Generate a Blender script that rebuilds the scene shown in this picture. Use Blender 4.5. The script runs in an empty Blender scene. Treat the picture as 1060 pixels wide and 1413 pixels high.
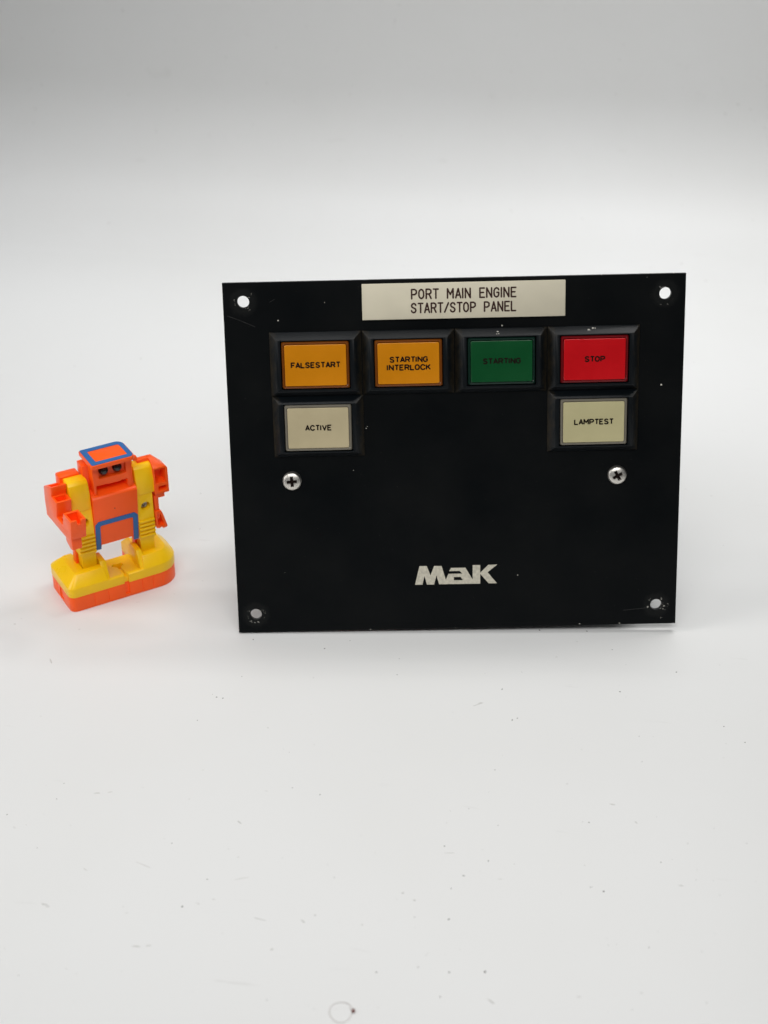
import bpy, bmesh, math, random
from mathutils import Vector, Matrix
random.seed(7)
S = 0.001                      # everything below is written in millimetres
scene = bpy.context.scene
COL = scene.collection

# ------------------------------------------------------------------ camera
PITCH = math.radians(31.0); F_PX = 2100.0; CX, CY = 530.0, 706.5
CAM = Vector((0.0, -410.05, 293.38))
cam_d = bpy.data.cameras.new('camera'); cam = bpy.data.objects.new('camera', cam_d); COL.objects.link(cam)
cam_d.sensor_fit = 'VERTICAL'; cam_d.sensor_height = 24.0; cam_d.lens = 24.0 * F_PX / 1413.0
cam_d.clip_start = 0.01; cam_d.clip_end = 20.0
cam.location = CAM * S; cam.rotation_euler = (math.radians(90) - PITCH, 0, 0)
cam_d.dof.use_dof = True; cam_d.dof.focus_distance = 0.485; cam_d.dof.aperture_fstop = 11.0
scene.camera = cam

# ------------------------------------------------------------------ world, lamps, exposure
world = bpy.data.worlds.new('World'); scene.world = world; world.use_nodes = True
world.node_tree.nodes['Background'].inputs[0].default_value = (0.95, 0.98, 1.0, 1)
world.node_tree.nodes['Background'].inputs[1].default_value = 0.09
def area(name, loc, target, sx, sy, watts, col=(1, 1, 1), spread=180):
    l = bpy.data.lights.new(name, 'AREA'); l.shape = 'RECTANGLE'; l.size = sx * S; l.size_y = sy * S
    l.energy = watts; l.color = col; l.spread = math.radians(spread)
    o = bpy.data.objects.new(name, l); COL.objects.link(o); o.location = Vector(loc) * S
    o.rotation_euler = (Vector(target) - Vector(loc)).to_track_quat('-Z', 'Y').to_euler()
    return o
area('overhead_bar', (-80, 55, 430), (-80, 40, 0), 500, 36, 0.40, (1.0, 0.99, 0.975))
area('led_strip_right', (190, 148, 440), (180, 90, 0), 230, 8, 0.24, (1.0, 0.99, 0.975), spread=150)
area('led_strip_right', (190, 174, 440), (180, 100, 0), 230, 8, 0.24, (1.0, 0.99, 0.975), spread=150)
area('back_fill', (-60, 290, 600), (-60, 280, 0), 860, 60, 0.52, (0.985, 0.992, 1.0), spread=62)  # added fill, narrow cone brightens the rear floor but spares wall and front
area('front_fill', (0, -320, 440), (0, -90, 0), 480, 170, 0.47, (1.0, 0.995, 0.985), spread=85)  # added fill that lifts the panel face and the near floor
area('side_fill', (-430, -90, 230), (-60, 0, 20), 240, 200, 0.26, (1.0, 0.995, 0.985), spread=110)  # invented fill from the left, brightens the robot's side faces
scene.view_settings.view_transform = 'Standard'; scene.view_settings.look = 'None'
scene.view_settings.exposure = 0.06; scene.view_settings.gamma = 1.0; scene.view_settings.use_curve_mapping = False
scene.render.engine = 'CYCLES'
scene.render.resolution_x = 768; scene.render.resolution_y = 1024
scene.cycles.max_bounces = 10; scene.cycles.diffuse_bounces = 6

# ------------------------------------------------------------------ pixel -> direction
def ray(px, py):
    x, y = (px - CX) / F_PX, (py - CY) / F_PX
    s, c = math.sin(PITCH), math.cos(PITCH)
    return Vector((x, -y * s + c, -y * c - s))
def on_floor(px, py, z=0.0):
    d = ray(px, py); return CAM + d * ((z - CAM.z) / d.z)
P_X = Vector((0.99976455, 0.01024397, 0.01912845)); P_Y = Vector((-0.02159998, 0.26832359, 0.96308665))
P_N = P_X.cross(P_Y).normalized(); P_Y = P_N.cross(P_X)
P_O = Vector((-47.839, 0.0, 0.54)); PW, PH, PT = 144.0, 114.87, 2.0
def on_panel(px, py, h=0.0):
    d = ray(px, py); t = (h - (CAM - P_O).dot(P_N)) / d.dot(P_N); q = CAM + d * t - P_O
    return q.dot(P_X), q.dot(P_Y)

# ------------------------------------------------------------------ materials
def mat(name, col, rough=0.5, spec=0.5, metal=0.0, coat=0.0, bump=0.0, bump_scale=900, vary=0.0, vary_scale=60, sss=0.0, rvar=0.0):
    m = bpy.data.materials.new(name); m.use_nodes = True; nt = m.node_tree; b = nt.nodes['Principled BSDF']
    b.inputs['Base Color'].default_value = (*col, 1); b.inputs['Roughness'].default_value = rough
    b.inputs['Specular IOR Level'].default_value = spec; b.inputs['Metallic'].default_value = metal
    b.inputs['Coat Weight'].default_value = coat; b.inputs['Coat Roughness'].default_value = 0.12
    if sss:
        b.inputs['Subsurface Weight'].default_value = sss; b.inputs['Subsurface Radius'].default_value = (1, .35, .12)
        b.inputs['Subsurface Scale'].default_value = 0.0008
    tc = nt.nodes.new('ShaderNodeTexCoord')
    if vary or rvar:
        n = nt.nodes.new('ShaderNodeTexNoise'); n.inputs['Scale'].default_value = vary_scale; n.inputs['Detail'].default_value = 6
        nt.links.new(tc.outputs['Object'], n.inputs['Vector'])
        if vary:
            r = nt.nodes.new('ShaderNodeMapRange'); r.inputs[1].default_value = .25; r.inputs[2].default_value = .75
            r.inputs[3].default_value = 1 - vary; r.inputs[4].default_value = 1 + vary
            nt.links.new(n.outputs[0], r.inputs[0])
            hs = nt.nodes.new('ShaderNodeHueSaturation'); hs.inputs['Color'].default_value = (*col, 1)
            nt.links.new(r.outputs[0], hs.inputs['Value']); nt.links.new(hs.outputs[0], b.inputs['Base Color'])
        if rvar:
            r = nt.nodes.new('ShaderNodeMapRange'); r.inputs[1].default_value = .3; r.inputs[2].default_value = .7
            r.inputs[3].default_value = max(.03, rough - rvar); r.inputs[4].default_value = rough + rvar
            nt.links.new(n.outputs[0], r.inputs[0]); nt.links.new(r.outputs[0], b.inputs['Roughness'])
    if bump:
        n2 = nt.nodes.new('ShaderNodeTexNoise'); n2.inputs['Scale'].default_value = bump_scale; n2.inputs['Detail'].default_value = 4
        nt.links.new(tc.outputs['Object'], n2.inputs['Vector'])
        bp = nt.nodes.new('ShaderNodeBump'); bp.inputs['Strength'].default_value = bump; bp.inputs['Distance'].default_value = 0.0002
        nt.links.new(n2.outputs[0], bp.inputs['Height']); nt.links.new(bp.outputs[0], b.inputs['Normal'])
    return m
ORANGE = mat('orange_plastic', (1.0, 0.108, 0.006), 0.36, 0.36, vary=.05, sss=.12, bump=.02, bump_scale=500, rvar=.08)
YELLOW = mat('yellow_plastic', (0.93, 0.565, 0.003), 0.34, 0.36, vary=.06, sss=.1, bump=.08, bump_scale=350, rvar=.10)
BLUE = mat('blue_paint', (0.022, 0.125, 0.36), 0.42, 0.4, vary=.06)
EYE = mat('black_gloss', (0.012, 0.010, 0.012), 0.18, 0.6)
STEEL = mat('nickel_steel', (0.72, 0.69, 0.64), 0.42, 0.5, metal=1.0, bump=.08, bump_scale=700, rvar=.08, vary=.08)
DARKSTEEL = mat('dull_steel', (0.45, 0.41, 0.34), 0.30, 0.5, metal=1.0, vary=.2)
IVORY = mat('ivory_laminate', (0.65, 0.60, 0.465), 0.42, 0.3, vary=.05, vary_scale=90, bump=.04)
BROWN = mat('engraving_brown', (0.040, 0.016, 0.012), 0.6, 0.2)
SILVER = mat('silver_print', (0.52, 0.49, 0.40), 0.5, 0.4, vary=.22, vary_scale=900)
INK = mat('black_ink', (0.009, 0.005, 0.004), 0.7, 0.06)
HOUSE = mat('grey_housing', (0.22, 0.23, 0.23), 0.5, 0.4, vary=.06)
CHIP = mat('bare_chip', (0.62, 0.60, 0.53), 0.6, 0.3, vary=.2, vary_scale=900)
SPECK = mat('dark_grit', (0.13, 0.125, 0.115), 0.8, 0.2)
SMUDGE = mat('grey_scuff', (0.46, 0.45, 0.44), 0.7, 0.2)
HAIR = mat('hair', (0.50, 0.45, 0.43), 0.5, 0.4)
CRUMB = mat('brown_crumb', (0.16, 0.06, 0.05), 0.6, 0.3)

def panel_material():
    m = bpy.data.materials.new('black_anodised'); m.use_nodes = True; nt = m.node_tree; N = nt.nodes; L = nt.links
    b = N['Principled BSDF']; b.inputs['Specular IOR Level'].default_value = 0.10
    tc = N.new('ShaderNodeTexCoord')
    n = N.new('ShaderNodeTexNoise'); n.inputs['Scale'].default_value = 35; n.inputs['Detail'].default_value = 7
    L.new(tc.outputs['Object'], n.inputs['Vector'])
    cr = N.new('ShaderNodeValToRGB'); cr.color_ramp.elements[0].position = .35; cr.color_ramp.elements[1].position = .7
    cr.color_ramp.elements[0].color = (0.0016, 0.0024, 0.0030, 1); cr.color_ramp.elements[1].color = (0.0040, 0.0046, 0.0048, 1)
    L.new(n.outputs[0], cr.inputs[0])
    # washer wear round the four mounting holes: rings of rubbed, greyish finish
    total = None
    n2 = N.new('ShaderNodeTexNoise'); n2.inputs['Scale'].default_value = 420; n2.inputs['Detail'].default_value = 5; n2.inputs['Roughness'].default_value = .7
    L.new(tc.outputs['Object'], n2.inputs['Vector'])
    for (hx, hy) in HOLES:
        d = N.new('ShaderNodeVectorMath'); d.operation = 'DISTANCE'; d.inputs[1].default_value = (hx * S, hy * S, 0)
        L.new(tc.outputs['Object'], d.inputs[0])
        nz = N.new('ShaderNodeMath'); nz.operation = 'MULTIPLY_ADD'; L.new(n2.outputs[0], nz.inputs[0]); nz.inputs[1].default_value = 4.2 * S; L.new(d.outputs['Value'], nz.inputs[2])
        r = N.new('ShaderNodeMapRange'); r.inputs[1].default_value = 6.9 * S; r.inputs[2].default_value = 5.6 * S
        r.inputs[3].default_value = 0; r.inputs[4].default_value = 1; L.new(nz.outputs[0], r.inputs[0])
        if total is None: total = r.outputs[0]
        else:
            a = N.new('ShaderNodeMath'); a.operation = 'MAXIMUM'; L.new(total, a.inputs[0]); L.new(r.outputs[0], a.inputs[1]); total = a.outputs[0]
    a = N.new('ShaderNodeMath'); a.operation = 'MULTIPLY_ADD'; L.new(total, a.inputs[0]); a.inputs[1].default_value = .27
    L.new(n2.outputs[0], a.inputs[2])
    t1 = N.new('ShaderNodeMapRange'); t1.inputs[1].default_value = .885; t1.inputs[2].default_value = .96; L.new(a.outputs[0], t1.inputs[0])
    lt = N.new('ShaderNodeMath'); lt.operation = 'GREATER_THAN'; L.new(total, lt.inputs[0]); lt.inputs[1].default_value = 0.02
    mk = N.new('ShaderNodeMath'); mk.operation = 'MULTIPLY'; L.new(t1.outputs[0], mk.inputs[0]); L.new(lt.outputs[0], mk.inputs[1])
    mx = N.new('ShaderNodeMixRGB'); L.new(mk.outputs[0], mx.inputs[0]); L.new(cr.outputs[0], mx.inputs[1]); mx.inputs[2].default_value = (0.42, 0.41, 0.38, 1)
    dull = N.new('ShaderNodeMixRGB'); dull.blend_type = 'ADD'; sc = N.new('ShaderNodeMath'); sc.operation = 'MULTIPLY'
    L.new(total, sc.inputs[0]); L.new(n2.outputs[0], sc.inputs[1]); L.new(sc.outputs[0], dull.inputs[0])
    L.new(mx.outputs[0], dull.inputs[1]); dull.inputs[2].default_value = (0.010, 0.010, 0.009, 1)
    L.new(dull.outputs[0], b.inputs['Base Color'])
    rr = N.new('ShaderNodeMapRange'); rr.inputs[3].default_value = .30; rr.inputs[4].default_value = .52; L.new(n.outputs[0], rr.inputs[0])
    L.new(rr.outputs[0], b.inputs['Roughness'])
    return m

def bezel_material():
    """black switch plastic, brown dust caught in pits (more where the faces lean sideways into the joints)"""
    m = bpy.data.materials.new('black_bezel_plastic'); m.use_nodes = True; nt = m.node_tree; N = nt.nodes; L = nt.links
    b = N['Principled BSDF']; b.inputs['Roughness'].default_value = .36; b.inputs['Specular IOR Level'].default_value = 0.26
    tc = N.new('ShaderNodeTexCoord')
    n = N.new('ShaderNodeTexNoise'); n.inputs['Scale'].default_value = 420; n.inputs['Detail'].default_value = 6; n.inputs['Roughness'].default_value = .65
    L.new(tc.outputs['Object'], n.inputs['Vector'])
    sx = N.new('ShaderNodeSeparateXYZ'); L.new(tc.outputs['Object'], sx.inputs[0])
    ax = N.new('ShaderNodeMath'); ax.operation = 'ABSOLUTE'; L.new(sx.outputs[0], ax.inputs[0])
    r = N.new('ShaderNodeMapRange'); r.inputs[1].default_value = 11.6 * S; r.inputs[2].default_value = 14.4 * S; L.new(ax.outputs[0], r.inputs[0])
    mu = N.new('ShaderNodeMath'); mu.operation = 'MULTIPLY_ADD'; L.new(r.outputs[0], mu.inputs[0]); mu.inputs[1].default_value = .42; L.new(n.outputs[0], mu.inputs[2])
    t = N.new('ShaderNodeMapRange'); t.inputs[1].default_value = .62; t.inputs[2].default_value = 1.0; L.new(mu.outputs[0], t.inputs[0])
    mx = N.new('ShaderNodeMixRGB'); L.new(t.outputs[0], mx.inputs[0]); mx.inputs[1].default_value = (0.0018, 0.0034, 0.0048, 1); mx.inputs[2].default_value = (0.022, 0.017, 0.010, 1)
    L.new(mx.outputs[0], b.inputs['Base Color'])
    return m

def sheet_material():
    m = bpy.data.materials.new('white_sheet'); m.use_nodes = True; nt = m.node_tree; N = nt.nodes; L = nt.links
    b = N['Principled BSDF']; b.inputs['Roughness'].default_value = .46; b.inputs['Specular IOR Level'].default_value = 0.3
    tc = N.new('ShaderNodeTexCoord'); base = (0.70, 0.703, 0.698, 1)
    def noise(scale, detail=4, stretch=None, rot=0):
        n = N.new('ShaderNodeTexNoise'); n.inputs['Scale'].default_value = scale; n.inputs['Detail'].default_value = detail
        if stretch:
            mp = N.new('ShaderNodeMapping'); mp.inputs['Scale'].default_value = stretch; mp.inputs['Rotation'].default_value = (0, 0, rot)
            L.new(tc.outputs['Object'], mp.inputs[0]); L.new(mp.outputs[0], n.inputs['Vector'])
        else: L.new(tc.outputs['Object'], n.inputs['Vector'])
        return n
    def ramp(src, a, c):
        r = N.new('ShaderNodeMapRange'); r.inputs[1].default_value = a; r.inputs[2].default_value = c; L.new(src, r.inputs[0]); return r.outputs[0]
    prev = N.new('ShaderNodeRGB'); prev.outputs[0].default_value = base; out = prev.outputs[0]
    def layer(mask, col, amt):
        nonlocal out
        k = N.new('ShaderNodeMath'); k.operation = 'MULTIPLY'; k.inputs[1].default_value = amt; L.new(mask, k.inputs[0])
        mx = N.new('ShaderNodeMixRGB'); L.new(k.outputs[0], mx.inputs[0]); L.new(out, mx.inputs[1]); mx.inputs[2].default_value = col; out = mx.outputs[0]
    layer(ramp(noise(9, 5).outputs[0], .42, .75), (0.65, 0.65, 0.63, 1), .35)          # faint yellowish soiling
    # scuffs: thin streaks in three directions, only inside patches
    for k, (rot, thr) in enumerate(((0.15, .715), (1.1, .73), (-0.6, .725))):
        st = noise(42, 3, (1, 7, 1), rot); patch = noise(23 + 6 * k, 2)
        mm = N.new('ShaderNodeMath'); mm.operation = 'MULTIPLY'
        L.new(ramp(st.outputs[0], thr - .03, thr + .05), mm.inputs[0]); L.new(ramp(patch.outputs[0], .52, .66), mm.inputs[1])
        layer(mm.outputs[0], (0.50, 0.49, 0.475, 1), .40)
    layer(ramp(noise(330, 2).outputs[0], .735, .78), (0.40, 0.39, 0.37, 1), .38)         # fine dust
    L.new(out, b.inputs['Base Color'])
    L.new(N.new('ShaderNodeValue').outputs[0], b.inputs['Coat Weight'])
    bp = N.new('ShaderNodeBump'); bp.inputs['Strength'].default_value = .10; bp.inputs['Distance'].default_value = .0003
    L.new(noise(160, 5).outputs[0], bp.inputs['Height']); L.new(bp.outputs[0], b.inputs['Normal'])
    return m

def lens_mat(name, col, rough=.22, vary=.09):
    return mat(name, col, rough, .5, vary=vary, vary_scale=90, rvar=.06)

# ------------------------------------------------------------------ mesh helpers
def link(name, me, material, parent=None):
    o = bpy.data.objects.new(name, me); COL.objects.link(o)
    if material: me.materials.clear(); me.materials.append(material)
    if parent: o.parent = parent
    return o
def bm_mesh(bm, name, smooth=False):
    bmesh.ops.recalc_face_normals(bm, faces=bm.faces)
    me = bpy.data.meshes.new(name); bm.to_mesh(me); bm.free()
    if smooth: me.polygons.foreach_set('use_smooth', [True] * len(me.polygons))
    return me
def prism(poly, axis, a, b):
    """a solid: polygon extruded along an axis from a to b (mm). axis 'z': poly=(x,y); 'x': poly=(y,z); 'y': poly=(x,z)"""
    bm = bmesh.new()
    f = {'z': lambda p, t: (p[0], p[1], t), 'x': lambda p, t: (t, p[0], p[1]), 'y': lambda p, t: (p[0], t, p[1])}[axis]
    lo = [bm.verts.new(f(p, a)) for p in poly]; hi = [bm.verts.new(f(p, b)) for p in poly]
    bm.faces.new(lo); bm.faces.new(hi); n = len(poly)
    for i in range(n): bm.faces.new((lo[i], lo[(i + 1) % n], hi[(i + 1) % n], hi[i]))
    return bm
def box(x0, x1, y0, y1, z0, z1): return prism([(x0, y0), (x1, y0), (x1, y1), (x0, y1)], 'z', z0, z1)
def loft(loops, cap=True):
    """rings of equal length, one above the other"""
    bm = bmesh.new(); R = [[bm.verts.new(p) for p in l] for l in loops]; n = len(loops[0])
    for a, b in zip(R, R[1:]):
        for i in range(n): bm.faces.new((a[i], a[(i + 1) % n], b[(i + 1) % n], b[i]))
    if cap: bm.faces.new(R[0]); bm.faces.new(R[-1])
    return bm
def cyl(c, r, axis, a, b, n=24, r2=None):
    r2 = r if r2 is None else r2
    f = {'z': lambda x, y, t: (c[0] + x, c[1] + y, t), 'x': lambda x, y, t: (t, c[0] + x, c[1] + y), 'y': lambda x, y, t: (c[0] + x, t, c[1] + y)}[axis]
    return loft([[f(rr * math.cos(2 * math.pi * i / n), rr * math.sin(2 * math.pi * i / n), t) for i in range(n)] for rr, t in ((r, a), (r2, b))])
def rrect(x0, x1, y0, y1, r, n=6):
    rs = r if isinstance(r, (tuple, list)) else (r,) * 4           # corners: x0y0, x1y0, x1y1, x0y1
    out = []
    for (cx, cy, a0), q in zip(((x0, y0, 180), (x1, y0, 270), (x1, y1, 0), (x0, y1, 90)), rs):
        mx = cx + (q if cx == x0 else -q); my = cy + (q if cy == y0 else -q)
        for k in range(n + 1):
            a = math.radians(a0 + 90 * k / n); out.append((mx + q * math.cos(a), my + q * math.sin(a)))
    return out
def temp(bm):
    bmesh.ops.recalc_face_normals(bm, faces=bm.faces)
    me = bpy.data.meshes.new('tmp'); bm.to_mesh(me); bm.free(); o = bpy.data.objects.new('tmp', me); COL.objects.link(o); return o
def solid(name, adds, cuts, material, parent, bevel=0.2, seg=2, off=(0, 0, 0), angle=24):
    """union of solids minus cutters, edges rounded; coordinates in mm relative to off"""
    objs = [temp(b) for b in adds]; cs = [temp(b) for b in cuts]
    base = objs[0]
    for o, op in [(o, 'UNION') for o in objs[1:]] + [(c, 'DIFFERENCE') for c in cs]:
        md = base.modifiers.new('b', 'BOOLEAN'); md.object = o; md.operation = op; md.solver = 'EXACT'
    if bevel:
        md = base.modifiers.new('v', 'BEVEL'); md.width = bevel; md.segments = seg; md.limit_method = 'ANGLE'; md.angle_limit = math.radians(angle)
        md.harden_normals = False; md.use_clamp_overlap = True
    dg = bpy.context.evaluated_depsgraph_get(); dg.update()
    me = bpy.data.meshes.new_from_object(base.evaluated_get(dg)); me.name = name
    me.transform(Matrix.Diagonal((S, S, S, 1)) @ Matrix.Translation(-Vector(off)))
    for o in objs + cs:
        d = o.data; bpy.data.objects.remove(o); bpy.data.meshes.remove(d)
    me.polygons.foreach_set('use_smooth', [True] * len(me.polygons))
    try: me.set_sharp_from_angle(angle=math.radians(24))
    except Exception: pass
    return link(name, me, material, parent)
def curve2d(name, loops, extrude, bevel, material, parent, z=0.0, res=1):
    """flat shape (with holes) as a solid slab"""
    cu = bpy.data.curves.new(name, 'CURVE'); cu.dimensions = '2D'; cu.fill_mode = 'BOTH'; cu.extrude = extrude; cu.bevel_depth = bevel; cu.bevel_resolution = res; cu.offset = -bevel
    for l in loops:
        sp = cu.splines.new('POLY'); sp.points.add(len(l) - 1); sp.use_cyclic_u = True
        for p, q in zip(sp.points, l): p.co = (q[0], q[1], 0, 1)
    return conv(name, cu, material, parent, z)
def conv(name, cu, material, parent, z=0.0, M=None):
    o = bpy.data.objects.new('tmp', cu); COL.objects.link(o)
    dg = bpy.context.evaluated_depsgraph_get(); dg.update()
    me = bpy.data.meshes.new_from_object(o.evaluated_get(dg)); me.name = name
    bpy.data.objects.remove(o); bpy.data.curves.remove(cu)
    me.transform(Matrix.Diagonal((S, S, S, 1)) @ Matrix.Translation((0, 0, z)) @ (M or Matrix()))
    return link(name, me, material, parent)
def tube(name, lines, r, material, parent, z=0.0, flat=0.3, cyclic=False, smooth=False):
    cu = bpy.data.curves.new(name, 'CURVE'); cu.dimensions = '3D'; cu.bevel_depth = r; cu.bevel_resolution = 2; cu.use_fill_caps = True
    for l in lines:
        sp = cu.splines.new('POLY'); sp.points.add(len(l) - 1); sp.use_cyclic_u = cyclic
        for p, q in zip(sp.points, l): p.co = (q[0], q[1], q[2] if len(q) > 2 else 0, 1)
    return conv(name, cu, material, parent, z, Matrix.Diagonal((1, 1, flat, 1)))
def strokes(name, lines, r, material, parent, z, square=False):
    """pen strokes as thin slabs; successive slabs differ a hair in height so no two tops lie in one plane"""
    bm = bmesh.new(); i = 0
    for l in lines:
        for k, (p, q) in enumerate(zip(l, l[1:])):
            d = Vector((q[0] - p[0], q[1] - p[1])); L_ = d.length
            if L_ < 1e-6: continue
            d /= L_; n = Vector((-d.y, d.x)); ends = []
            for (c, sgn, last) in ((q, 1, k == len(l) - 2), (p, -1, k == 0)):
                angs = (-90, -45, 0, 45, 90)
                if square and last: pts = [(0, -1), (0, 1)]
                else: pts = [(math.cos(math.radians(a)), math.sin(math.radians(a))) for a in angs]
                for (e, f) in pts: ends.append((c[0] + (d.x * e + n.x * f) * r * sgn, c[1] + (d.y * e + n.y * f) * r * sgn))
            h = z + .035 + .004 * (i % 6); i += 1
            lo = [bm.verts.new((x * S, y * S, (z - .02) * S)) for x, y in ends]; hi = [bm.verts.new((x * S, y * S, h * S)) for x, y in ends]
            bm.faces.new(hi); m = len(ends)
            for j in range(m): bm.faces.new((lo[j], lo[(j + 1) % m], hi[(j + 1) % m], hi[j]))
    return link(name, bm_mesh(bm, name), material, parent)
def empty(name, loc, M=None, **kw):
    o = bpy.data.objects.new(name, None); COL.objects.link(o); o.empty_display_size = 0.01
    o.matrix_world = Matrix.Translation(Vector(loc) * S) @ (M or Matrix())
    for k, v in kw.items(): o[k] = v
    return o

# ------------------------------------------------------------------ backdrop sheet: floor sweeping up into the wall
HOLES = [on_panel(335.5, 416.8), on_panel(918.5, 404.8), on_panel(353.5, 848), on_panel(905.5, 834.3)]
def build_sheet():
    prof = [(-900 + 40 * i, 0.0) for i in range(0, 31)]      # y of the floor, then the curve, then the wall
    r = 74.0; y0 = prof[-1][0]
    for k in range(1, 25):
        a = math.radians(89 * k / 24); prof.append((y0 + r * math.sin(a), r * (1 - math.cos(a))))
    (ya, za) = prof[-1]
    for k in range(1, 9): prof.append((ya + k * 60 * math.cos(math.radians(89)), za + k * 60 * math.sin(math.radians(89))))
    bm = bmesh.new(); rows = []
    for (y, z) in prof: rows.append([bm.verts.new((x * S, (y) * S, z * S)) for x in range(-800, 801, 100)])
    for a, b in zip(rows, rows[1:]):
        for i in range(len(a) - 1): bm.faces.new((a[i], a[i + 1], b[i + 1], b[i]))
    me = bm_mesh(bm, 'backdrop_sheet', True)
    o = link('backdrop_sheet', me, sheet_material()); o.rotation_euler = (0, 0, math.radians(-8)); o.location = (0.0, 0.018, 0)
    o['kind'] = 'structure'
build_sheet()

# ------------------------------------------------------------------ control panel
PM = Matrix((P_X, P_Y, P_N)).transposed().to_4x4()
panel = empty('control_panel', P_O, PM, label='black engine start and stop panel with lit-button switches, leaning back on the sheet', category='control panel')
PLATE = panel_material(); BEZEL = bezel_material()
curve2d('plate', [[(0, 0), (PW, 0), (PW, PH), (0, PH)]] + [[(hx + 1.88 * math.cos(2 * math.pi * i / 32), hy + 1.88 * math.sin(2 * math.pi * i / 32)) for i in range(32)] for hx, hy in HOLES],
        PT / 2 - .12, .12, PLATE, panel, z=-PT / 2)

# name plate with engraved lettering
x0, y1 = on_panel(499, 391.4, 1); x1, y0 = on_panel(780, 437, 1); xb, yb = on_panel(499.4, 440.6, 1)
NPX0, NPX1, NPY0, NPY1 = x0, x1, (y0 + yb) / 2, (y1 + on_panel(780.6, 387.3, 1)[1]) / 2
npl = solid('name_plate', [box(NPX0, NPX1, NPY0, NPY1, 0.02, 1.2)], [], IVORY, panel, .12)
FONT = {'P': [[(0, 0), (0, 1), (.55, 1), (.85, .87), (.85, .6), (.55, .45), (0, .45)]],
        'O': [[(.42, 0), (.14, .1), (0, .3), (0, .7), (.14, .9), (.42, 1), (.7, .9), (.84, .7), (.84, .3), (.7, .1), (.42, 0)]],
        'R': [[(0, 0), (0, 1), (.55, 1), (.85, .87), (.85, .62), (.55, .48), (0, .48)], [(.5, .48), (.86, 0)]],
        'T': [[(0, 1), (.84, 1)], [(.42, 1), (.42, 0)]], 'M': [[(0, 0), (0, 1), (.5, .38), (1, 1), (1, 0)]],
        'A': [[(0, 0), (.44, 1), (.88, 0)], [(.14, .3), (.74, .3)]], 'I': [[(.0, 0), (.0, 1)]], 'N': [[(0, 0), (0, 1), (.86, 0), (.86, 1)]],
        'E': [[(.8, 1), (0, 1), (0, 0), (.8, 0)], [(0, .52), (.64, .52)]],
        'G': [[(.84, .78), (.7, .94), (.42, 1), (.14, .9), (0, .7), (0, .3), (.14, .1), (.42, 0), (.7, .08), (.84, .28), (.84, .5), (.5, .5)]],
        'S': [[(.82, .8), (.68, .95), (.42, 1), (.14, .93), (.03, .76), (.14, .59), (.42, .51), (.7, .42), (.83, .24), (.7, .07), (.42, 0), (.14, .06), (0, .22)]],
        'F': [[(.8, 1), (0, 1), (0, 0)], [(0, .5), (.66, .5)]], 'K': [[(0, 0), (0, 1)], [(.86, 1), (.06, .4)], [(.32, .6), (.88, 0)]], 'V': [[(0, 1), (.44, 0), (.88, 1)]],
        'C': [[(.88, .74), (.72, .94), (.45, 1), (.16, .9), (0, .68), (0, .32), (.16, .1), (.45, 0), (.72, .06), (.88, .26)]],
        '/': [[(0, 0), (.72, 1)]], 'L': [[(0, 1), (0, 0), (.78, 0)]]}
def stroke_line(words, xa, xb, ya, h, GW):
    """words laid between xa and xb; GW scales the letters inside their advance; returns polylines"""
    ADV = {'I': .42, 'M': 1.30, '/': .98, 'F': 1.0, 'L': 1.0, 'T': 1.06, 'A': 1.10, 'E': 1.08}; pos = 0; glyphs = []
    for ch in words:
        if ch == ' ': pos += 1.15; continue
        glyphs.append((ch, pos)); pos += ADV.get(ch, 1.15)
    last = glyphs[-1]; end = last[1] + GW * max(p[0] for l in FONT[last[0]] for p in l)
    k = (xb - xa) / end
    return [[(xa + (p[0] * GW + g) * k, ya + p[1] * h) for p in l] for ch, g in glyphs for l in FONT[ch]]
Lx0, Ly0 = on_panel(568.2, 412.3, 1.2); Lx1, _ = on_panel(711.8, 411, 1.2); _, Ly1 = on_panel(568.2, 399.6, 1.2)
LH = Ly1 - Ly0
Mx0, My0 = on_panel(568.0, 431.6, 1.2); Mx1, _ = on_panel(711.5, 430, 1.2)
lines = stroke_line('PORT MAIN ENGINE', Lx0, Lx1, Ly0, LH, .88) + stroke_line('START/STOP PANEL', Mx0, Mx1, My0, LH, .88)
strokes('lettering', lines, .25, BROWN, npl, 1.2)['label'] = 'engraved brown words PORT MAIN ENGINE START/STOP PANEL'

# six illuminated push buttons
def ring(x0, x1, y0, y1, z): return [(x0, y0, z), (x1, y0, z), (x1, y1, z), (x0, y1, z)]
AMBER = lens_mat('amber_face', (0.58, 0.205, 0.001)); AMBER_R = lens_mat('amber_rim', (0.15, 0.040, 0.003), .15)
GREEN = lens_mat('green_face', (0.001, 0.062, 0.015)); GREEN_R = lens_mat('green_rim', (0.004, 0.018, 0.012), .12)
RED = lens_mat('red_face', (0.53, 0.002, 0.006)); RED_R = lens_mat('red_rim', (0.13, 0.003, 0.005), .12)
CREAM = lens_mat('cream_face', (0.47, 0.40, 0.25), vary=.08); CREAM_R = lens_mat('cream_rim', (0.16, 0.145, 0.115), .15)
CREAM2 = lens_mat('yellowed_cream_face', (0.49, 0.445, 0.25), vary=.06)
HT = 3.0
BUT = [((436, 504.3), ['FALSESTART'], AMBER, AMBER_R, 'amber button reading FALSESTART', [68.5]),
       ((564, 500.3), ['STARTING', 'INTERLOCK'], AMBER, AMBER_R, 'amber button reading STARTING INTERLOCK', [52.5, 60.5]),
       ((691.3, 498.8), ['STARTING'], GREEN, GREEN_R, 'dark green button reading STARTING', [52]),
       ((821, 496.0), ['STOP'], RED, RED_R, 'red button reading STOP', [28]),
       ((439.4, 590.6), ['ACTIVE'], CREAM, CREAM_R, 'cream button reading ACTIVE', [37]),
       ((819.3, 582.2), ['LAMPTEST'], CREAM2, CREAM_R, 'yellowed cream button reading LAMPTEST', [55])]
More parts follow.
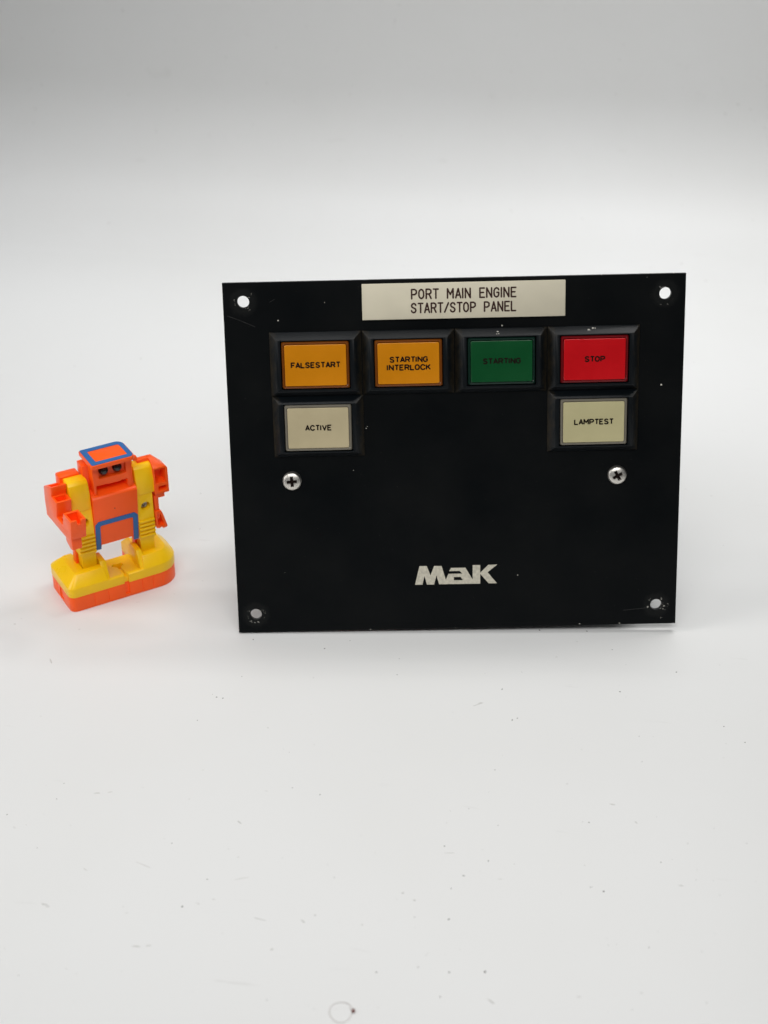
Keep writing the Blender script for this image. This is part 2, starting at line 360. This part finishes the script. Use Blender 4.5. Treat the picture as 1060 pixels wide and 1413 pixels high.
PXMM = 128.3 / (on_panel(821, 496, HT)[0] - on_panel(436, 504.3, HT)[0]) * 3
PITCH_X = 128.3 / PXMM
TOPROW = [on_panel(*b[0], HT) for b in BUT[:4]]
ymean = sum(p[1] for p in TOPROW) / 4; xfirst = sum(p[0] - i * PITCH_X for i, p in enumerate(TOPROW)) / 4
pit = (TOPROW[3][0] - TOPROW[0][0]) / 3
BW, BH = 28.85, 20.4; CW, CH = 21.1, 14.8           # bezel and cap size
for i, (pc, words, face, rim, lab, wpx) in enumerate(BUT):
    bx, by = on_panel(*pc, HT)
    if i < 4: bx = xfirst + i * pit; by = ymean
    bh = BH if i < 4 else BH - .6
    w, h = BW / 2 - .06, bh / 2 - .06; ch, cw = CH / 2 + .28, CW / 2 + .28
    c = 2.15
    bm = loft([ring(-w, w, -h, h, .02), ring(-w, w, -h, h, .35), ring(-w + c, w - c, -h + 1.75, h - c, HT), ring(-cw, cw, -ch, ch, HT), ring(-cw, cw, -ch, ch, .5)], cap=False)
    bm.faces.new([bm.verts.new(p) for p in ring(-cw, cw, -ch, ch, .5)])
    bmesh.ops.remove_doubles(bm, verts=bm.verts, dist=1e-4)
    bo = solid('bezel', [bm], [], BEZEL, panel, .14)
    bo.location = (bx * S, by * S, 0); bo['label'] = lab
    cap_z = HT + .12
    a, b_ = CW / 2, CH / 2
    cap = solid('cap', [loft([rrr for rrr in ([(x, y, z) for x, y in rrect(-a + q, a - q, -b_ + q, b_ - q, .55, 3)] for q, z in ((0, .7), (0, cap_z - .45), (.22, cap_z - .02), (.55, cap_z + .05), (.92, cap_z - .30)))])], [], rim, bo, 0, angle=40)
    k = .93
    fa = solid('legend_plate', [loft([[(x, y, z) for x, y in rrect(-a + k + q, a - k - q, -b_ + k + q, b_ - k - q, .45, 3)] for q, z in ((0, cap_z - .35), (0, cap_z + .02), (.12, cap_z + .14))])], [], face, bo, 0, angle=40)
    top = cap_z + .14
    n = len(words)
    for j, wd in enumerate(words):
        cy_ = 0.12 if n == 1 else (1.25 if j == 0 else -1.25)
        wmm = wpx[j] / PXMM - .3; strokes('lettering', stroke_line(wd, .05 - wmm / 2, .05 + wmm / 2, cy_ - .76, 1.52, .94), .21, INK, bo, top, True)
    # switch body behind the plate
    solid('switch_body', [box(-10, 10, -7.5, 7.5, -PT - 26, -PT - .05)], [], HOUSE, bo, .4)

# cross-recess screws
for (pc, ang) in (((403, 664.3), 4), ((852, 655.8), 28)):
    sx_, sy_ = on_panel(*pc, 1)
    n = 40; prof = [(3.05, .02), (3.05, .6), (2.95, 1.0), (2.65, 1.4), (2.1, 1.66), (1.2, 1.82), (.5, 1.86)]
    head = loft([[(r * math.cos(2 * math.pi * i / n), r * math.sin(2 * math.pi * i / n), z) for i in range(n)] for r, z in prof])
    cuts = []
    for q in (0, 90):
        a = math.radians(ang + q); ca, sa = math.cos(a), math.sin(a)
        def rr(l, w, z): return [(x * ca - y * sa, x * sa + y * ca, z) for x, y in ((-l, -w), (l, -w), (l, w), (-l, w))]
        cuts.append(loft([rr(1.35, .40, .5), rr(1.85, .56, 2.4)]))
    cuts.append(cyl((0, 0), .35, 'z', .4, 2.4, 16, .95))
    so = solid('screw', [head], cuts, STEEL, panel, .05, 1)
    so.location = (sx_ * S, sy_ * S, 0)
    rec = solid('recess_shade', [cyl((0, 0), 2.0, 'z', .30, 1.12, 20)], [], INK, so, 0)  # black disc inside the head paints the shade of the cross slot

# maker's logo in silver print
def lg(pts): return [on_panel(565 + x / 8.154, 770 + y / 8.154, .05) for x, y in pts]
LOGO = [[(113, 92), (195, 90), (238, 195), (278, 90), (362, 89), (410, 245), (440, 178), (597, 175), (565, 145), (447, 148), (468, 112), (630, 108), (712, 242), (712, 80), (797, 79), (797, 165), (888, 77), (988, 73), (880, 160), (985, 283), (893, 284), (797, 178), (797, 288),
         (335, 295), (305, 196), (278, 298), (198, 299), (170, 200), (148, 300), (64, 301)], [(500, 214), (575, 212), (603, 249), (500, 250)]]
curve2d('logo_lettering', [lg(l) for l in LOGO], .03, 0, SILVER, panel, z=.05)['label'] = 'silver slanted MaK lettering'

# chips and flecks in the finish
def flecks(name, pts, material, parent, zz):
    bm = bmesh.new()
    for (px, py, r, h) in pts:
        x, y = on_panel(px, py, h); m = 7; ph = random.random() * 6
        ringv = [(x + r * random.uniform(.55, 1.25) * math.cos(ph + 2 * math.pi * i / m), y + r * random.uniform(.45, 1.0) * math.sin(ph + 2 * math.pi * i / m)) for i in range(m)]
        vb = [bm.verts.new((a * S, b * S, (h - .05) * S)) for a, b in ringv]
        vt = [bm.verts.new(((x + (a - x) * .8) * S, (y + (b - y) * .8) * S, (h + zz) * S)) for a, b in ringv]
        bm.faces.new(vt)
        for i in range(m): bm.faces.new((vb[i], vb[(i + 1) % m], vt[(i + 1) % m], vt[i]))
    return link(name, bm_mesh(bm, name), material, parent)
fl = [(912.5, 531, .5, 0), (384, 442.5, .3, 0), (714.5, 793.5, .22, 0), (448, 417.5, .15, 0), (488, 649, .14, 0), (393, 790, .10, 0),
      (687, 457.5, .32, 2.2), (685.5, 461, .22, 2.4), (688.5, 460.5, .3, 2.4), (693, 449.5, .34, .1), (813, 455.5, .48, 1.8), (818, 453.2, .42, 1.4), (821.5, 453, .25, 1.4),
      (800, 860.8, .24, 0), (855, 859.9, .26, 0), (511.5, 868.5, .18, 0), (629, 866, .12, 0), (571, 381, .14, 0), (830, 379, .16, 0), (693, 382, .12, 0), (930, 376.8, .16, 0), (893, 382.5, .12, 0), (505.5, 591, .2, .4), (507, 588.5, .12, .4)]
fk = flecks('paint_chips', fl, CHIP, panel, .03); fk['kind'] = 'stuff'
wear = [(912, 420, .16, 0), (921, 419.5, .2, 0), (347, 405.5, .2, 0), (344, 410.5, .28, 0), (324.5, 421, .22, 0), (323, 414, .3, 0), (342, 425.5, .25, 0), (345, 427.5, .25, 0),
      (913, 826.5, .42, 0), (916.5, 836, .42, 0), (915, 840, .35, 0), (896, 828, .3, 0), (894, 837, .5, 0), (921.5, 833, .22, 0), (899, 832, .25, 0), (912, 852, .22, 0), (347, 857, .35, 0), (356, 858, .4, 0), (351, 840.5, .2, 0), (366, 846, .2, 0), (365, 852, .16, 0), (343, 853, .18, 0), (360, 843, .2, 0)]
wear += [(x + random.gauss(0, 1.6), y + random.gauss(0, 1.6), r * .55, 0) for x, y, r, h in wear for _ in (0, 1)]
fk = flecks('hole_wear', [(x, y, r * .78, h) for x, y, r, h in wear], mat('worn_edge', (0.30, 0.29, 0.26), .6, .3, vary=.4, vary_scale=700), panel, .03); fk['kind'] = 'stuff'
fl2 = []
for k in range(260):                                     # settled lint and dust round the switches and edges
    px, py = random.choice([(random.uniform(320, 935), random.uniform(395, 860))] * 2 + [(random.choice((499, 628, 754)) + random.gauss(0, 3), random.uniform(478, 540))])
    if 372 < px < 887 and 452 < py < 630 and not (505 < px < 750 and py > 548): continue
    if 495 < px < 785 and py < 445: continue
    fl2.append((px, py, random.uniform(.03, .075), 0))
fk2 = flecks('surface_dust', fl2, mat('lint', (0.13, 0.125, 0.11), .8, .2), panel, .02); fk2['kind'] = 'stuff'
# hairline scratches on the finish
def pl(pts): return [on_panel(x, y, 0) for x, y in pts]
SCR = mat('scratch_grey', (0.032, 0.032, 0.030), .5, .3)
for q in ([(314, 436), (333, 443), (352, 451)], [(372, 417), (379, 413)], [(860, 842), (880, 840), (893, 838.5)]): tube('scratch', [pl(q)], .045, SCR, panel, z=0.0, flat=.5)

# unseen rear terminal box, widened to block light under the panel; its lower back edge rests on the sheet
solid('rear_housing', [box(28, 133, 14, 62, -54.2, -PT - .05)], [], HOUSE, panel, 1.0)

# ------------------------------------------------------------------ toy robot
YAW = math.radians(30.4)
B0 = on_floor(100.1, 846.5)
EU = Vector((math.cos(YAW), math.sin(YAW), 0)); EV = Vector((-math.sin(YAW), math.cos(YAW), 0))
OFF = Vector((20.2, 10.0, 0))
robot = empty('toy_robot', B0 + EU * OFF.x + EV * OFF.y, Matrix.Rotation(YAW, 4, 'Z'),
              label='small orange and yellow plastic transforming toy robot with blue trimmed visor', category='toy robot')
def part(name, adds, cuts, material, bevel=.2, parent=None, seg=2, angle=24):
    return solid(name, adds, cuts, material, parent or robot, bevel, seg, OFF, angle)
MX = lambda u: 40.4 - u                                  # mirror across the robot's middle
def foot(i, z0, z1, r=3.2):                              # C-shaped footprint, notch open to the back
    pts = rrect(i, 40.4 - i, i, 20.6 - i, (2.3, 8.0, 5.0, 3.0), 6)
    n = 7
    left_back = pts[3 * n:]; front = pts[:2 * n]; right_back = pts[2 * n:3 * n]
    poly = front + right_back + [(26.6 + i, 20.6 - i), (26.6 + i, 13.0 - i), (13.8 - i, 13.0 - i), (13.8 - i, 20.6 - i)] + left_back
    return prism(poly, 'z', z0, z1)
cuts = [box(19.35, 20.95, -1, .7, 1.3, 6)]
for u in (8.2, 13.2, 25.6, 29.5, 33.2): cuts.append(box(u, u + .22, -1, .22, .9, 6))
cuts += [box(-1, .35, 7.5, 11.0, .8, 4.9), box(-1, .12, 13.0, 13.25, .6, 6), box(MX(.35), 42, 7.5, 11.0, .8, 4.9)]
part('base', [foot(0, 0.0, 5.6)], cuts, ORANGE, .22)
# yellow upper half of the base: band, two mounds, bridge, fins
def mound(mirror):
    f = (lambda u: MX(u)) if mirror else (lambda u: u)
    def rg(u0, u1, v0, v1, z, r): return [(f(x), y, z) for x, y in rrect(u0, u1, v0, v1, r, 5)]
    q, t = ((8.1, .3, .3, 5.1), (4.2, .2, .2, 2.0)) if mirror else ((2.4, .3, .3, 3.1), (.8, .2, .2, 1.2))
    return loft([rg(-.12, 13.9, -.12, 20.7, 5.65, q), rg(-.12, 13.9, -.12, 20.7, 9.0, q), rg(3.4, 13.0, 2.3, 16.2, 12.9, t)])
def fin(mirror):
    f = (lambda u: MX(u)) if mirror else (lambda u: u)
    a, b = f(12.7), f(14.6)
    return prism([(.7, 9.2), (3.7, 14.6), (9.5, 14.6), (11.0, 12.8), (12.6, 8.0), (12.6, 6.0), (.7, 6.0)], 'x', min(a, b), max(a, b))
bridge = prism([(-.12, 5.65), (-.12, 8.7), (.25, 9.0), (1.1, 9.0), (1.6, 8.3), (13.0, 8.3), (13.0, 5.65)], 'x', 13.5, 26.9)
cuts = [box(7.0, 12.4, 5.0, 22, 10.0, 20), box(MX(12.4), MX(7.0), 5.0, 22, 10.0, 20),
        box(19.3, 21.0, -1, .8, 4, 12), box(19.6, 20.7, -1, 6.5, 7.7, 12),
        prism([(20.2, 6.0), (22.3, 7.6), (21.9, 9.0), (20.5, 8.6), (19.0, 9.2), (18.1, 8.0)], 'z', 5.0, 12)]
part('base_top', [mound(False), mound(True), bridge, fin(False), fin(True)], cuts, YELLOW, .13)
# legs
for mir in (False, True):
    f = (lambda u: MX(u)) if mir else (lambda u: u)
    def bx(u0, u1, *a):
        p, q = sorted((f(u0), f(u1))); return box(p, q, *a)
    def px_(poly, u0, u1):
        p, q = sorted((f(u0), f(u1))); return prism(poly, 'x', p, q)
    ribs = [bx(6.7, 12.25, 4.0, 6, 18.6 + 1.45 * k, 19.3 + 1.45 * k) for k in range(5)]
    sc = (f(9.3), 30.3)
    leg = part('leg', [bx(7.2, 12.1, 5.0, 9.2, 9.6, 18.4), bx(6.6, 12.3, 4.7, 9.2, 17.9, 36)] + ribs, [cyl(sc, 1.65, 'y', 3, 7.4)], YELLOW, .16)
    s = part('screw', [cyl((sc[0] - .15, sc[1]), 1.2, 'y', 6.1, 7.6, 24)], [box(sc[0] - .9, sc[0] + .9, 5.6, 6.8, sc[1] - .2, sc[1] + .2), box(sc[0] - .17, sc[0] + .17, 5.6, 6.8, sc[1] - .9, sc[1] + .9)], DARKSTEEL, .08, parent=leg)
    part('leg_back', [bx(6.3, 12.75, 9.0, 12.0, 9.7, 36)], [], ORANGE, .2)
    part('shoulder', [px_([(4.25, 35.2), (4.1, 40.2), (5.1, 44.6), (6.1, 45.7), (10.2, 45.7), (10.2, 35.2)], 5.4, 12.15)], [], YELLOW, .3)
    if not mir:
        part('shoulder_block', [box(4.3, 11.4, 10.2, 14.6, 33, 46.3)], [], ORANGE, .6)
# torso, leaning back a touch towards its lower edge
part('torso', [prism([(2.7, 38.9), (3.3, 39.6), (7.0, 40.6), (13.2, 40.6), (13.2, 18.6), (5.5, 18.6), (5.2, 20.1)], 'x', 12.35, 28.05)],
     [box(14.6, 25.8, 0, 20, 15, 19.6)], ORANGE, .3)
def tv(z): return 2.7 + (38.9 - z) * (2.5 / 18.8)       # front face of the torso at height z
def arch():
    outer = [(12.6, 18.2), (12.6, 28.5), (13.8, 29.7), (26.6, 29.7), (27.8, 28.5), (27.8, 18.2)]
    inner = [(26.05, 18.2), (26.05, 27.5), (25.6, 27.95), (14.8, 27.95), (14.35, 27.5), (14.35, 18.2)]
    bm = bmesh.new(); pts = outer + inner
    fr = [bm.verts.new((u, tv(z) - .28, z)) for u, z in pts]; bk = [bm.verts.new((u, tv(z) + .4, z)) for u, z in pts]
    n = 6
    for i in range(5):
        j = 11 - i
        bm.faces.new((fr[i], fr[i + 1], fr[j - 1], fr[j])); bm.faces.new((bk[i], bk[i + 1], bk[j - 1], bk[j]))
    N = len(pts)
    for i in range(N): bm.faces.new((fr[i], fr[(i + 1) % N], bk[(i + 1) % N], bk[i]))
    return bm
bm = bmesh.new(); bmesh.ops.create_icosphere(bm, subdivisions=1, radius=.24); bmesh.ops.translate(bm, verts=bm.verts, vec=(19.8, tv(33.6) - .02, 33.6)); part('hole_shade_dot', [bm], [], mat('hole_shade_orange', (0.30, 0.03, 0.005), .5, .3), 0)  # dark bead in place of a tiny screw hole, its shade put into colour
part('waist_trim', [arch()], [], BLUE, .12)
# head: open frame with recessed face, side blocks, visor
head = part('head', [box(13.6, 27.3, 4.0, 12.0, 39.8, 51.2), box(11.7, 28.9, 8.0, 13.0, 39.8, 49.4)],
            [box(15.7, 25.2, 3, 5.6, 45.5, 50.6), prism([(14.5, 39.0), (25.4, 39.0), (25.4, 43.1), (23.4, 43.1), (23.2, 42.9), (18.6, 42.9), (18.3, 43.1), (14.5, 43.1)], 'y', 3, 8.5)], ORANGE, .22)
for u in (17.9, 22.6):
    bm = bmesh.new(); bmesh.ops.create_uvsphere(bm, u_segments=24, v_segments=14, radius=1.6)
    bmesh.ops.translate(bm, verts=bm.verts, vec=(u, 5.3, 47.7)); part('eye', [bm], [], EYE, 0, parent=head)
vis = part('visor', [prism(rrect(12.45, 27.6, .3, 12.7, (.7, 1.8, 2.8, .7), 6), 'z', 51.3, 52.9)], [], ORANGE, .25)
part('visor_tab', [box(27.2, 28.6, 1.6, 3.4, 50.2, 51.7)], [], ORANGE, .3, parent=vis)
fr = prism(rrect(12.75, 27.3, .6, 12.4, (.6, 1.6, 2.5, .6), 6), 'z', 52.6, 53.12)
part('visor_trim', [fr], [prism(rrect(14.7, 25.7, 2.5, 10.4, (.3, .4, .9, .3), 4), 'z', 52, 54)], BLUE, .10, parent=vis)
# arm held forward: stepped block, three hollow boxes
armp = [(14.2, 42.6), (15.0, 37.2), (14.7, 31.2), (-4.3, 32.2), (-8.9, 33.8), (-10.6, 41.4), (-3.5, 41.2), (-1.8, 35.9), (4.0, 35.7), (2.2, 42.0), (7.2, 41.9), (6.2, 45.8)]
def skew(u0, u1, a, b, top, dep):                        # pocket whose walls lean like the arm
    t = .23 * dep
    return loft([[(u0, a + t, top - dep), (u1, a + t, top - dep), (u1, b + t, top - dep), (u0, b + t, top - dep)], [(u0, a - .4, top + 1.6), (u1, a - .4, top + 1.6), (u1, b - .4, top + 1.6), (u0, b - .4, top + 1.6)]])
arm = part('arm', [prism(armp, 'x', 0.0, 5.2)],
           [skew(.75, 4.4, -9.5, -4.6, 41.3, 4.5), skew(.75, 4.5, 3.2, 6.4, 42, 4.0), skew(.75, 4.5, 7.6, 11.5, 45.4, 3.0), box(2.2, 3.4, -12, -9, 39.6, 43), skew(1.0, 6.0, -.9, 2.2, 37.2, 3.0)], ORANGE, .22)
part('hand_peg', [prism([(-7.4, 29.0), (-5.4, 28.2), (-1.5, 29.6), (-1.5, 34), (-7.8, 34.4)], 'x', .6, 3.9)], [], ORANGE, .22, parent=arm)
# the other arm hangs: block with two windows, neck, hooked hand
up_ = prism([(3.6, 34.2), (3.7, 44.2), (5.0, 45.6), (7.6, 46.9), (9.2, 46.9), (9.2, 34.2)], 'x', 34.5, 39.6)
# outer upper corner is cut away
arm2 = part('arm', [up_, box(30.6, 35.6, 7.4, 9.6, 40, 46.7), box(35.0, 38.2, 4.6, 10.5, 32.2, 35.2), box(34.5, 36.0, 5.0, 9.0, 24.0, 33.0)],
            [box(34.95, 38.75, 2, 8.4, 38.2, 43.6), box(35.9, 38.9, 2, 6.5, 35.2, 37.0), prism([(35.2, 47.6), (42, 50), (42, 41), (39.3, 43.8)], 'y', 0, 20)], ORANGE, .25)
hand = part('hand', [prism([(34.1, 27.3), (36.3, 27.3), (37.0, 25.6), (38.3, 20.6), (37.9, 20.2), (36.6, 20.0), (36.2, 20.7), (35.3, 20.4), (34.3, 20.7)], 'y', 4.3, 9.3)],
            [prism([(34.9, 26.0), (35.9, 26.0), (37.3, 21.4), (36.6, 21.2), (34.9, 21.9)], 'y', 3, 7.5)], ORANGE, .2, parent=arm2)

# ------------------------------------------------------------------ small things on the sheet
def grit(name, pts, material, label):
    bm = bmesh.new()
    for (px, py, r, el, an) in pts:
        c = on_floor(px, py); m = 7; a0 = math.radians(an); ca, sa = math.cos(a0), math.sin(a0)
        def pt(k, q):
            rr = r * random.uniform(.6, 1.2) * q; t = 2 * math.pi * k / m; x, y = rr * el * math.cos(t), rr * math.sin(t)
            return (c.x + x * ca - y * sa, c.y + x * sa + y * ca)
        base = [pt(k, 1) for k in range(m)]
        vb = [bm.verts.new((x * S, y * S, 0.00001)) for x, y in base]
        vt = [bm.verts.new(((c.x + (x - c.x) * .7) * S, (c.y + (y - c.y) * .7) * S, r * .35 * S)) for x, y in base]
        bm.faces.new(vt)
        for k in range(m): bm.faces.new((vb[k], vb[(k + 1) % m], vt[(k + 1) % m], vt[k]))
    o = link(name, bm_mesh(bm, name), material); o['kind'] = 'stuff'; o['label'] = label; return o
dots = [(299, 962, .30), (307.5, 963.5, .28), (272.5, 994, .25), (349.5, 882.5, .3), (448, 895, .34), (334, 933.5, .22), (483, 884, .22), (403.5, 1087, .22), (441.5, 1096.5, .26), (551, 909, .2), (548, 931, .22),
        (693, 951, .35), (707, 993.5, .34), (714, 991, .26), (855.5, 954.5, .36), (933.5, 927.5, .38), (999, 1002.5, .3), (1028, 1024.5, .34), (882, 1016, .22), (845, 896.5, .24), (744.5, 869.5, .4), (810, 871, .34), (886, 1051, .18), (683, 1062.5, .28),
        (613.5, 1167.5, .3), (674, 1188, .3), (640, 1208.5, .32), (622.5, 1226, .26), (619.5, 1268.5, .36), (669.5, 1341, .42), (620, 1341.5, .3), (607.5, 1375.5, .28), (833, 1230, .4), (895.5, 1307.5, .26), (813, 1135, .26), (815, 1224.5, .2), (572, 1265.5, .2), (577, 1334.5, .22),
        (237.5, 1163.5, .26), (286, 1213.5, .26), (435, 1263, .22), (251.5, 1251, .36), (519.5, 1341.5, .28), (51.5, 1170, .22), (10, 1124, .28), (78, 1102.5, .2), (461.5, 1211, .2), (368.5, 1380, .2), (88.5, 1081, .22), (25.5, 1346, .18), (912, 1190, .24), (1030.5, 1164, .22), (928, 1186, .16), (647, 1116, .18), (687.5, 1139, .2),
        (73.5, 245, .35), (591, 363.5, .3), (322.5, 349, .3), (276, 730, .2), (277, 681, .3)]
dots += [(random.uniform(0, 1060), random.uniform(900, 1413), random.uniform(.08, .16)) for _ in range(50)]
grit('grit', [(x, y, r * .74, random.uniform(.9, 1.4), random.uniform(0, 180)) for x, y, r in dots], SPECK, 'scattered dark specks of grit on the white sheet')
grit('scuff_marks', [(331, 1135, .30, 3.2, -50), (62, 1248, .32, 3, -20), (66, 1251, .25, 2.5, 10), (188, 1306, .28, 4, -5), (205, 1305, .18, 5, 8), (418, 1271, .3, 2.6, -50), (134, 1094.5, .25, 5, 2), (152, 1093, .15, 5, 15), (295, 1241, .2, 2, 0),
                     (358, 1268, .22, 9, -20), (845, 1110, .3, 3, -10), (878, 1135, .22, 3.5, -60), (500, 1276, .25, 1.2, 60), (678, 1382, .25, 6, -45), (660, 972, .22, 8, 25), (662, 970, .2, 5, 20), (620, 1177, .16, 9, 0), (690, 1213, .16, 4, 0), (940, 1222, .28, 3, 0), (556, 1232, .3, 1.4, 0), (572, 1242, .3, 1.5, -10), (197, 1178 + 15, .14, 22, -28), (335, 1212, .12, 20, 14), (70, 912, .28, 5, -70), (118, 1200, .12, 10, -40), (375, 1310, .25, 2.4, 30)],
     mat('pale_scuff', (0.55, 0.545, 0.53), .7, .2), 'faint grey scuff marks on the white sheet')
def hair():
    c = on_floor(470.5, 1397); pts = []
    kx = (on_floor(486.5, 1397).x - c.x)
    for i in range(46):
        a = math.radians(20 + 372 * i / 45); q = 1.0 - .16 * max(0, (i - 34) / 11) ** 1.5
        w = kx * q * (1 + .03 * math.sin(3 * a))
        pts.append((c.x + w * math.cos(a), c.y + w * 1.10 * math.sin(a), .12 + .05 * math.sin(2 * a)))
    e = empty('curled_hair', (c.x, c.y, 0), label='thin loose hair curled into a ring around a tiny brown crumb', category='hair')
    t = tube('strand', [[(x - c.x, y - c.y, z) for x, y, z in pts]], 0.058, HAIR, e, flat=1)
    d = on_floor(487.7, 1396); bm = bmesh.new(); bmesh.ops.create_icosphere(bm, subdivisions=2, radius=.42)
    for v in bm.verts: v.co *= random.uniform(.8, 1.15)
    k = link('crumb', bm_mesh(bm, 'crumb', True), CRUMB, e); k.data.transform(Matrix.Translation(((d.x - c.x) * S, (d.y - c.y) * S, .3 * S)) @ Matrix.Diagonal((S, S * 1.5, S * .8, 1)))
hair()
